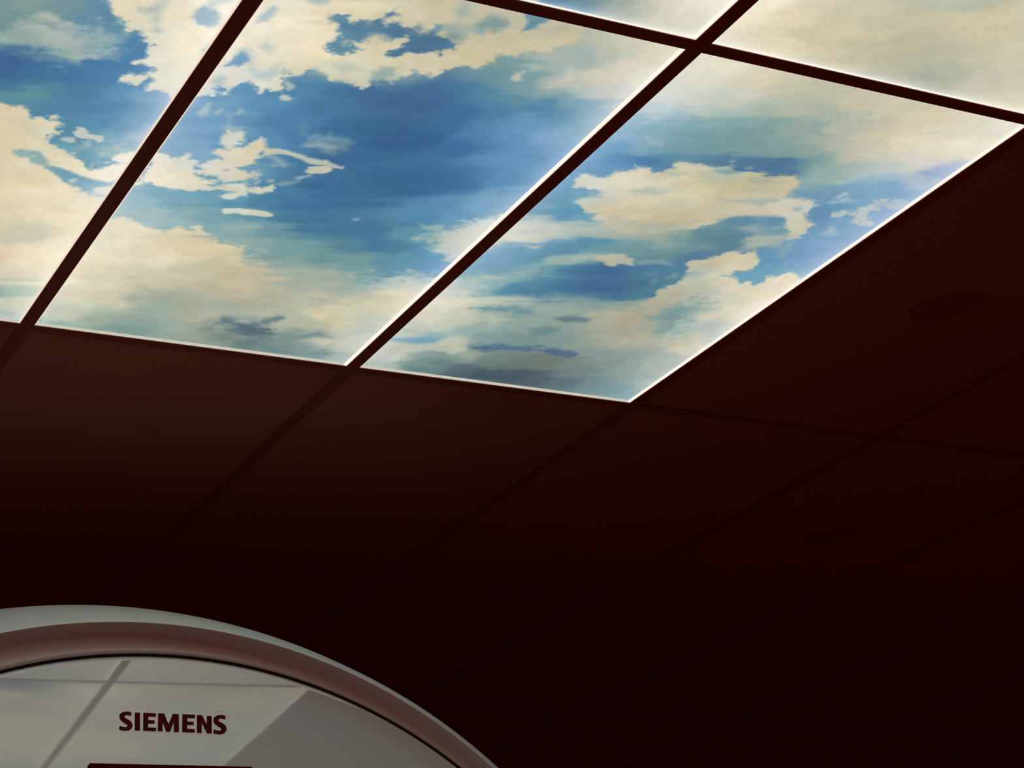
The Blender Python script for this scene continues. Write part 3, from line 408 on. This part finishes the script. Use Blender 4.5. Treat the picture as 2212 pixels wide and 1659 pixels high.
def paint_sky():
    xs = (PX0 + (np.arange(NW) + 0.5) * RES).astype(np.float32)
    ys = (PY0 + (np.arange(NH) + 0.5) * RES).astype(np.float32)
    X, Y = np.meshgrid(xs, ys)
    rough = (vnoise(46, 1) * 0.5 + vnoise(22, 2) * 0.6 + vnoise(11, 3) * 0.55 + vnoise(5.5, 4) * 0.45 + vnoise(2.7, 14) * 0.3)
    wx = vnoise(70, 5) * 9 + vnoise(30, 6) * 7 + vnoise(12, 7) * 4
    wy = vnoise(70, 8) * 9 + vnoise(30, 9) * 7 + vnoise(12, 10) * 4
    # wind-drawn streaks across the print
    st_ = streaks(X, Y, 150, 22, 21) * 0.55 + streaks(X, Y, 70, 11, 22) * 0.35 + streaks(X, Y, 34, 6, 23) * 0.2
    wx = wx - st_ * 0.326 * 26
    wy = wy + st_ * 0.945 * 26
    g1, st = field(SKY)
    g2, st = field(CLOUD)
    sky = sample(g1, st, X + wx, Y + wy)
    cloud = sample(g2, st, X + wx, Y + wy)
    mask = np.zeros((NH, NW), dtype=np.float32)
    fray = streaks(X, Y, 34, 16, 31) * 0.7 + streaks(X, Y, 13, 7, 32) * 0.4
    marks = []
    for kind, soft, nz, alpha, colr, flat in SHAPES:
        poly = [(flat[i], flat[i + 1]) for i in range(0, len(flat), 2)]
        area = abs(sum(poly[q][0] * poly[q - 1][1] - poly[q - 1][0] * poly[q][1] for q in range(len(poly)))) / 2
        length = sum(math.hypot(poly[q][0] - poly[q - 1][0], poly[q][1] - poly[q - 1][1]) for q in range(len(poly)))
        thick = 2 * area / max(length, 1)              # about half the mean width
        calm = min(1.0, max(0.42, thick / 26.0))        # small wisps keep their outline
        soft = min(soft, 1.1 * thick)
        pad = 2 * soft + nz + 6
        i0 = max(0, int((min(p[0] for p in poly) - pad - PX0) / RES))
        i1 = min(NW, int((max(p[0] for p in poly) + pad - PX0) / RES) + 1)
        j0 = max(0, int((min(p[1] for p in poly) - pad - PY0) / RES))
        j1 = min(NH, int((max(p[1] for p in poly) + pad - PY0) / RES) + 1)
        if i1 - i0 < 2 or j1 - j0 < 2:
            continue
        k = 3 if (i1 - i0) * (j1 - j0) > 60000 else 1
        sd = signed_distance(poly, X[j0:j1:k, i0:i1:k], Y[j0:j1:k, i0:i1:k])
        if k > 1:
            h, w = j1 - j0, i1 - i0
            fy, fx = np.arange(h) / k, np.arange(w) / k
            iy, ix = np.minimum(fy.astype(int), sd.shape[0] - 2), np.minimum(fx.astype(int), sd.shape[1] - 2)
            ty, tx = (fy - iy)[:, None], (fx - ix)[None]
            r0 = sd[iy][:, ix] * (1 - tx) + sd[iy][:, ix + 1] * tx
            r1 = sd[iy + 1][:, ix] * (1 - tx) + sd[iy + 1][:, ix + 1] * tx
            sd = r0 * (1 - ty) + r1 * ty
        ws = (1.0 + 0.5 * calm) * soft + 0.10 * calm * np.clip(sd, 0, 40)
        t = np.clip((sd + calm * (1.25 * nz * rough[j0:j1, i0:i1] + 1.2 * soft * fray[j0:j1, i0:i1]) + (1 - calm) * 0.25 * thick) / (2 * ws) + 0.5, 0, 1)
        a = (t * t * (3 - 2 * t) * alpha).astype(np.float32)
        m = mask[j0:j1, i0:i1]
        if kind == 'a':
            mask[j0:j1, i0:i1] = np.maximum(m, a)
        elif kind == 'h':
            mask[j0:j1, i0:i1] = m * (1 - a)
        else:
            marks.append((j0, j1, i0, i1, a, colr))
    billow = vnoise(85, 41) * 5 + vnoise(38, 42) * 4 + vnoise(17, 43) * 2.5
    cloud = cloud + billow[..., None] * np.array([0.9, 1.0, 1.1], dtype=np.float32)
    img = sky * (1 - mask[..., None]) + cloud * mask[..., None]
    img += st_[..., None] * np.array([4.5, 4.0, 2.5], dtype=np.float32)
    for j0, j1, i0, i1, a, c in marks:
        img[j0:j1, i0:i1] = img[j0:j1, i0:i1] * (1 - a[..., None]) + np.array(c, dtype=np.float32) * a[..., None]
    grain = 1 + 0.012 * vnoise(18, 11) + 0.012 * vnoise(7, 12) + 0.012 * vnoise(3.2, 13)
    img *= grain[..., None]
    # backlight leaking along each panel's edges, painted into the print as whitening
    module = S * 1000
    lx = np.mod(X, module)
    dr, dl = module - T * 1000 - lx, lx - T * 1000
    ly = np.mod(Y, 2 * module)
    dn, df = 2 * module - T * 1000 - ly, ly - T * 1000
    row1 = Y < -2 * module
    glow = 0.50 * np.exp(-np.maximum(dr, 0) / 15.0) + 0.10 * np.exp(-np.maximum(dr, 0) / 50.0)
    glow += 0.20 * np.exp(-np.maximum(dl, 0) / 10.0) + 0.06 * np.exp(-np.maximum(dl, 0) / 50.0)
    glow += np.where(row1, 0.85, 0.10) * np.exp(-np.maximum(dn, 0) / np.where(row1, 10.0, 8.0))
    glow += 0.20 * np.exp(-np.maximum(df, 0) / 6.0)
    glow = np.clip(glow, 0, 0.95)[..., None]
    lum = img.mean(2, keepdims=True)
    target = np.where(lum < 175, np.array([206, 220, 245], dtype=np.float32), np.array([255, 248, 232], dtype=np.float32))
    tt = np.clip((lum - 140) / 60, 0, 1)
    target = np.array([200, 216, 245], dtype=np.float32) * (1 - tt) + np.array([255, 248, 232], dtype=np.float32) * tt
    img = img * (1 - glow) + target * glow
    return np.clip(img / 255.0, 0, 1)


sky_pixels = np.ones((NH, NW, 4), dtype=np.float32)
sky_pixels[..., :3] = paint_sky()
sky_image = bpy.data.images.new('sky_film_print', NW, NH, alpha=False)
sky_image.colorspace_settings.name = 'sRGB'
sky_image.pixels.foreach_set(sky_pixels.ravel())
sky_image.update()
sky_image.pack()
del sky_pixels

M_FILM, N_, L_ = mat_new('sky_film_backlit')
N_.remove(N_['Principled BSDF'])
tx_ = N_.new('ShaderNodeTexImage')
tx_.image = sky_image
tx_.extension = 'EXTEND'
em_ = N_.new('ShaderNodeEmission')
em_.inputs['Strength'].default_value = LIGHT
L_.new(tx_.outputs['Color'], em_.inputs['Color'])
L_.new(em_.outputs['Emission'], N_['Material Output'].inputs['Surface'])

# ------------------------------------------------------------------ room shell
CX0, CX1 = -4, 8            # ceiling modules in x
CY0, CY1 = -3, 4            # panel rows in -y (row j spans y = -2S(j+1) .. -2S j)
X0, X1 = CX0 * S, CX1 * S
Y0, Y1 = -CY1 * 2 * S, -CY0 * 2 * S

floor = link('floor', box_mesh('floor', X0, X1, Y0, Y1, -0.1, 0.0), M_FLOOR, kind='structure')
wall_specs = (('wall_back', X0, X1, Y1, Y1 + 0.12), ('wall_front', X0, X1, Y0 - 0.12, Y0),
              ('wall_left', X0 - 0.12, X0, Y0 - 0.12, Y1 + 0.12), ('wall_right', X1, X1 + 0.12, Y0 - 0.12, Y1 + 0.12))
for nm, a, b, c, d in wall_specs:
    link(nm, box_mesh(nm, a, b, c, d, 0.0, H + 0.42), M_WALL, kind='structure')
for nm, a, b, c, d in (('baseboard_back', X0, X1, Y1 - 0.012, Y1), ('baseboard_front', X0, X1, Y0, Y0 + 0.012),
                       ('baseboard_left', X0, X0 + 0.012, Y0 + 0.012, Y1 - 0.012), ('baseboard_right', X1 - 0.012, X1, Y0 + 0.012, Y1 - 0.012)):
    link(nm, box_mesh(nm, a, b, c, d, 0.0, 0.10), M_BASE, kind='structure')

ceiling = link('ceiling', box_mesh('ceiling', X0, X1, Y0, Y1, H + 0.30, H + 0.42), M_SLAB, kind='structure')

# tees: main runners along y, cross tees between them
FL = 0.0015


def tee_mesh(name, length, axis):
    bm = bmesh.new()
    h = length / 2
    if axis == 'y':
        add_box(bm, -T, T, -h, h, 0, FL)
        add_box(bm, -0.0015, 0.0015, -h, h, FL, 0.038)
    else:
        add_box(bm, -h, h, -T, T, 0, FL)
        add_box(bm, -h, h, -0.0015, 0.0015, FL, 0.038)
    return to_mesh(bm, name)


me_main = tee_mesh('main_tee', Y1 - Y0, 'y')
me_cross = tee_mesh('cross_tee', S - 2 * T, 'x')
for k in range(CX0, CX1 + 1):
    o = link('main_tee', me_main, M_TEE, ceiling)
    o.location = (k * S, (Y0 + Y1) / 2, H)
for j in range(CY0, CY1 + 1):
    for k in range(CX0, CX1):
        o = link('cross_tee', me_cross, M_TEE, ceiling)
        o.location = ((k + 0.5) * S, -2 * S * j, H)

# mineral tiles: bevelled edge boards laid on the flanges
G = 0.003
me_tile = box_mesh('ceiling_tile', -S / 2 + G, S / 2 - G, -S + G, S - G, 0.0, 0.015)


PANELS = {(c, r) for c in (-3, -2, -1, 0, 1) for r in (0, 1, 2, 3)}
LAMPS = {(2, 0), (3, -1)}
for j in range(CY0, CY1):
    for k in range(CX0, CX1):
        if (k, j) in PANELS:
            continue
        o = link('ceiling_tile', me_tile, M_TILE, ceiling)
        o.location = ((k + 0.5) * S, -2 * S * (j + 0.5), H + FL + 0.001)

# ------------------------------------------------------------------ the scanner
AX = math.atan2(-(-0.056969), -(-0.998376))      # turn of the front about the vertical
EX = Vector((0.998376, -0.056969, 0))
NB = Vector((-(-0.056969), -(-0.998376), 0))      # pointing away from the viewer, into the machine
KP = -0.019228                           # front plane: n . p = KP
scanner = bpy.data.objects.new('scanner', None)
COL.objects.link(scanner)
orig = EX * 0.2397 + NB * (-KP)
scanner.matrix_world = Matrix(((EX.x, NB.x, 0, orig.x), (EX.y, NB.y, 0, orig.y), (0, 0, 1, 0), (0, 0, 0, 1)))
tag(scanner, 'big white round-fronted medical scanner with a wordmark and dark display, below the sky panels', 'scanner')
OX = 0.2397


def cz(z):
    return H + z


PC = (0.0, cz(-1.4625))
NSEG = 256
# front plate with a wide funnel into the bore
bm = bmesh.new()
R0 = 0.8955
prof = [(0.0, PC[1], R0 - 0.0015, 0.020), (0.0, PC[1], R0 - 0.0010, 0.003), (0.0, PC[1], R0 - 0.0025, 0.0006), (0.0, PC[1], R0 - 0.005, 0.0), (0.0, PC[1], R0 - 0.008, 0.0),
        (0.0, PC[1] - 0.02, 0.53, 0.0), (0.0, PC[1] - 0.02, 0.52, 0.0), (0.0, PC[1] - 0.03, 0.50, 0.006), (0.0, PC[1] - 0.04, 0.46, 0.04), (0.0, PC[1] - 0.05, 0.41, 0.13), (0.0, PC[1] - 0.05, 0.40, 0.16)]
lathe(bm, prof, NSEG)
LEAN = 0.002                        # the plate leans a touch forward at the top
for v in bm.verts:
    v.co.y -= LEAN * (v.co.z - PC[1])
plate = link('front_plate', to_mesh(bm, 'front_plate', smooth=True), M_PLATE, scanner)
plate['label'] = 'flat glossy pale front plate'
# dark joint between plate and cove
bm = bmesh.new()
lathe(bm, [(0.0, PC[1], R0 - 0.0012, 0.008), (0.0, PC[1], R0 + 0.0046, 0.004), (0.0, PC[1], R0 + 0.0046, 0.026), (0.0, PC[1], R0 - 0.0012, 0.026), (0.0, PC[1], R0 - 0.0012, 0.008)], NSEG)
link('joint_seal', to_mesh(bm, 'joint_seal', smooth=True), M_SEAM, scanner)
# cove: curls from the plate forward to the lip
lip = (0.2009 - OX, cz(-1.4718), 0.9465, -0.050)
bm = bmesh.new()
prof = [(0.0, PC[1], R0 + 0.0050, 0.020), (0.0, PC[1], R0 + 0.0050, 0.002), (0.0, PC[1], R0 + 0.0058, 0.0)]
a0 = (0.0, PC[1], R0 + 0.0058, 0.0)
for i in range(1, 15):
    a = math.pi / 2 * i / 14
    f, g = math.sin(a), 1 - math.cos(a)
    g = 1 - max(0.0, 1 - f ** 3.0) ** (1 / 3.0)
    prof.append((a0[0] + (lip[0] - a0[0]) * f, a0[1] + (lip[1] - a0[1]) * f, a0[2] + (lip[2] - a0[2]) * f, a0[3] + (lip[3] - a0[3]) * g))
lathe(bm, prof, NSEG, zmin=0.03)
cove = link('cove_ring', to_mesh(bm, 'cove_ring', smooth=True), M_COVE, scanner)
# outer shell from the lip back over the machine
bm = bmesh.new()
sx, sz = 0.1975 - OX, cz(-1.5297)
pr = [(lip[2], lip[3])] + [(lip[2] + 0.0012, lip[3] - 0.0016), (lip[2] + 0.003, lip[3] - 0.0012), (lip[2] + 0.0055, lip[3] + 0.002), (1.000, 0.016), (1.042, 0.086), (1.084, 0.156), (1.097, 0.181), (1.106, 0.211), (1.115, 0.238), (1.121, 0.275), (1.123, 0.33), (1.123, 0.70), (1.11, 0.80), (1.05, 0.86)]
prof = []
for r, d in pr:
    t = min(max((r - lip[2]) / (1.1055 - lip[2]), 0), 1)
    prof.append((lip[0] + (sx - lip[0]) * t, lip[1] + (sz - lip[1]) * t, r, d))
lathe(bm, prof, NSEG, zmin=0.03)
shell = link('outer_shell', to_mesh(bm, 'outer_shell', smooth=True), M_SHELL, scanner)
# back cover and bore tube
bm = bmesh.new()
lathe(bm, [(sx, sz, 1.05, 0.86), (sx, sz, 1.00, 0.88), (0.0, PC[1] - 0.05, 0.44, 0.88), (0.0, PC[1] - 0.05, 0.40, 0.84)], 128, zmin=0.03)
link('back_cover', to_mesh(bm, 'back_cover', smooth=True), M_SHELL, scanner)
bm = bmesh.new()
lathe(bm, [(0.0, PC[1] - 0.05, 0.40, 0.16), (0.0, PC[1] - 0.05, 0.39, 0.18), (0.0, PC[1] - 0.05, 0.39, 0.82), (0.0, PC[1] - 0.05, 0.40, 0.84)], 96)
link('bore_tube', to_mesh(bm, 'bore_tube', smooth=True), M_BORE, scanner)
link('plinth', box_mesh('plinth', -0.75, 0.70, 0.06, 0.80, 0.0, 0.12, bevel=0.01), M_BEZEL, scanner)

# lettering, cut as raised letters on the plate (plate millimetres)
LETTERS = [[192.31, -666.08, 192.08, -669.24, 191.1, -670.54, 189.36, -669.96, 187.58, -669.54, 185.77, -669.28, 184.11, -669.34, 182.62, -669.7, 181.48, -670.4, 180.69, -671.45, 180.54, -672.52, 181.02, -673.61, 182.08, -674.56, 183.74, -675.38, 185.63, -676.3, 187.76, -677.34, 189.7, -678.58, 191.43, -680.02, 192.82, -681.87, 193.85, -684.12, 194.17, -686.43, 193.78, -688.8, 192.92, -690.83, 191.58, -692.52, 189.73, -693.87, 187.38, -694.88, 184.82, -695.42, 182.07, -695.5, 179.44, -695.38, 176.93, -695.06, 174.81, -694.65, 173.08, -694.15, 172.29, -692.33, 172.43, -689.19, 173.37, -687.95, 175.1, -688.6, 177.14, -689.13, 179.5, -689.53, 181.58, -689.63, 183.39, -689.42, 184.72, -688.87, 185.59, -687.98, 185.82, -686.99, 185.42, -685.91, 184.48, -684.87, 182.98, -683.9, 181.13, -682.81, 178.92, -681.62, 176.91, -680.23, 175.1, -678.63, 173.71, -676.75, 172.76, -674.57, 172.44, -672.3, 172.74, -669.93, 173.56, -667.97, 174.89, -666.43, 176.62, -665.24, 178.74, -664.38, 181.18, -663.83, 183.94, -663.58, 186.42, -663.54, 188.63, -663.71, 190.41, -663.97, 191.75, -664.32], [198.28, -664.94, 206.67, -664.67, 206.69, -694.65, 198.32, -694.41], [212.54, -664.64, 233.71, -665.08, 233.38, -670.64, 220.64, -670.4, 220.64, -676.73, 231.29, -676.88, 231.12, -682.27, 220.47, -682.27, 220.31, -689.06, 233.81, -689.3, 233.48, -694.83, 212.22, -694.49], [237.7, -664.63, 247.61, -664.8, 254.9, -682.99, 262.53, -664.96, 272.5, -665.12, 272.46, -695.16, 264.12, -695.08, 264.22, -677.63, 257.4, -695.27, 251.01, -695.13, 244.85, -678.22, 244.63, -694.68, 236.82, -694.42], [278.94, -664.92, 300.44, -665.36, 300.06, -670.96, 286.97, -670.73, 286.92, -676.95, 297.9, -677.26, 297.69, -682.52, 286.71, -682.53, 286.65, -689.37, 299.72, -689.63, 299.51, -695.36, 278.24, -695.0], [304.0, -665.57, 312.61, -665.62, 320.54, -682.33, 320.9, -666.32, 329.04, -666.38, 328.83, -696.13, 320.87, -695.88, 311.66, -677.8, 311.47, -695.66, 303.54, -695.4], [352.96, -666.92, 352.66, -670.15, 351.62, -671.47, 349.82, -670.88, 347.99, -670.45, 346.11, -670.19, 344.39, -670.24, 342.83, -670.61, 341.63, -671.33, 340.8, -672.4, 340.62, -673.49, 341.1, -674.59, 342.19, -675.56, 343.89, -676.39, 345.84, -677.34, 348.03, -678.4, 350.02, -679.66, 351.8, -681.13, 353.2, -683.01, 354.23, -685.31, 354.52, -687.66, 354.07, -690.08, 353.14, -692.14, 351.73, -693.86, 349.78, -695.23, 347.32, -696.26, 344.66, -696.81, 341.8, -696.89, 339.07, -696.77, 336.47, -696.44, 334.28, -696.02, 332.49, -695.51, 331.71, -693.66, 331.91, -690.46, 332.9, -689.2, 334.69, -689.87, 336.8, -690.41, 339.24, -690.82, 341.4, -690.91, 343.28, -690.7, 344.67, -690.14, 345.58, -689.24, 345.84, -688.23, 345.45, -687.12, 344.49, -686.07, 342.95, -685.07, 341.05, -683.97, 338.78, -682.75, 336.72, -681.33, 334.86, -679.71, 333.46, -677.79, 332.51, -675.57, 332.22, -673.26, 332.58, -670.85, 333.46, -668.85, 334.87, -667.28, 336.68, -666.06, 338.9, -665.19, 341.44, -664.63, 344.31, -664.38, 346.89, -664.34, 349.18, -664.51, 351.02, -664.77, 352.41, -665.13]]
for pts in LETTERS:
    bm = bmesh.new()
    vs_ = [bm.verts.new((pts[i] / 1000 - OX, -0.0012 - LEAN * 0.79, cz(pts[i + 1] / 1000))) for i in range(0, len(pts), 2)]
    f = bm.faces.new(vs_)
    ret = bmesh.ops.extrude_face_region(bm, geom=[f])
    for v in ret['geom']:
        if isinstance(v, bmesh.types.BMVert):
            v.co.y += 0.0015
    o = link('letter', to_mesh(bm, 'letter'), M_LETTER, plate)

# display set into the plate under the lettering
DX0, DX1, DZ = (0.1204, 0.4011, -0.7507)
bez = link('display_screen', box_mesh('display_screen', DX0 - OX, DX1 - OX, -0.006, 0.004, cz(DZ) - 0.115, cz(DZ), bevel=0.003), M_BEZEL, scanner)
bez['label'] = 'dark reddish display panel'
link('screen_glass', box_mesh('screen_glass', DX0 - OX + 0.004, DX1 - OX - 0.004, -0.0072, -0.0055, cz(DZ) - 0.111, cz(DZ) - 0.004, bevel=0.0005), M_SCREEN, bez)

# ------------------------------------------------------------------ sky panels
OPEN_W, OPEN_L = S - 2 * T, 2 * S - 2 * T
STRIP = {-1: 0.0030, 0: 0.0075, 1: 0.0075}
LABELS = {
    (-1, 0): 'backlit panel of cream cloud with a winding blue channel, cut by the photo edge',
    (0, 0): 'backlit ceiling panel printed with deep blue sky, small white puffs and a short white streak',
    (1, 0): 'backlit corner panel of the lit field, streaky clouds and a cumulus at its edge',
    (0, 1): 'backlit panel behind the cross bar, a small triangle of blue fading to cream',
    (1, 1): 'nearly plain cream backlit panel behind the cross bar, next to the corner panel',
}
UNSEEN = 'backlit sky panel overhead, outside the edge of the photo'


def strip_mesh(x0, x1, y0, y1, z):
    return box_mesh('diffuser_edge', x0, x1, y0, y1, z, z + 0.0008)


for (c, r) in sorted(PANELS):
    root = bpy.data.objects.new('light_panel', None)
    COL.objects.link(root)
    root.location = ((c + 0.5) * S, -2 * S * (r + 0.5), H + FL)
    root['kind'] = 'thing'
    tag(root, LABELS.get((c, r), UNSEEN), 'light panel', 'backlit sky print panels in the ceiling' if (c, r) in LABELS else 'overhead sky panels outside the photo')
    # film with its piece of the print
    w, l = S / 2 - 0.004, S - 0.004
    bm = bmesh.new()
    uvl = bm.loops.layers.uv.new('print')
    v = [bm.verts.new(p) for p in ((-w, -l, 0.002), (w, -l, 0.002), (w, l, 0.002), (-w, l, 0.002))]
    f = bm.faces.new((v[3], v[2], v[1], v[0]))
    rr = min(r, 1)
    cc = c if c >= -1 else c + 3
    for lp in f.loops:
        px = (lp.vert.co.x + (cc + 0.5) * S) * 1000
        py = (lp.vert.co.y - 2 * S * (rr + 0.5)) * 1000
        lp[uvl].uv = ((px - PX0) / PW, (py - PY0) / PH)
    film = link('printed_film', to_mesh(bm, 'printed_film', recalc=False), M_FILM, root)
    # unprinted rim of the lens, seen as a bright line at the opening
    a, b = OPEN_W / 2, OPEN_L / 2
    e = STRIP.get(c, 0.003)
    link('diffuser_edge', strip_mesh(a - e, a + 0.004, -b, b, 0.0002), M_EDGE if c >= 0 and r < 2 else M_EDGE_WARM, root)
    link('diffuser_edge', strip_mesh(-a - 0.004, -a + (0.0016 if c != 0 else 0.0028), -b, b, 0.0002), M_EDGE_WARM, root)
    link('diffuser_edge', strip_mesh(-a, a - e, b - (0.010 if r == 0 else 0.003), b + 0.004, 0.0002), M_EDGE if r == 1 else M_EDGE_DIM, root)
    link('diffuser_edge', strip_mesh(-a, a - e, -b - 0.004, -b + 0.002, 0.0002), M_EDGE_WARM, root)
    # sheet metal tray above
    bm = bmesh.new()
    add_box(bm, -w, w, -l, l, 0.006, 0.09)
    link('housing', to_mesh(bm, 'housing'), M_HOUSING, root)

# ------------------------------------------------------------------ flush round covers in two dark tiles
CV_LABEL = {(2, 0): 'faint round cover in the dark ceiling tile beside the corner of the lit panels',
            (3, -1): 'faint round cover in a dark tile deeper in the room, past a tee crossing'}


def disc_mesh(name, profile, n=48):
    bm = bmesh.new()
    rings = [[bm.verts.new((rad * math.cos(2 * math.pi * i / n), rad * math.sin(2 * math.pi * i / n), z)) for i in range(n)] for rad, z in profile]
    for p, q in zip(rings, rings[1:]):
        for i in range(n):
            bm.faces.new((p[i], p[(i + 1) % n], q[(i + 1) % n], q[i]))
    return to_mesh(bm, name, smooth=True)


me_rim = disc_mesh('rim', [(0.060, 0.0), (0.062, -0.003), (0.066, -0.004), (0.069, -0.0025), (0.070, 0.0)])
me_disc = disc_mesh('disc', [(0.059, -0.0012), (0.045, -0.0018), (0.02, -0.0022), (0.0005, -0.0023)])
for (c, r) in sorted(LAMPS):
    root = bpy.data.objects.new('cover_plate', None)
    COL.objects.link(root)
    root.location = ((c + 0.5) * S, -2 * S * (r + 0.5), H + FL + 0.001)
    tag(root, CV_LABEL[(c, r)], 'cover plate')
    link('rim', me_rim, M_TRIM, root)
    link('disc', me_disc, M_CAN, root)
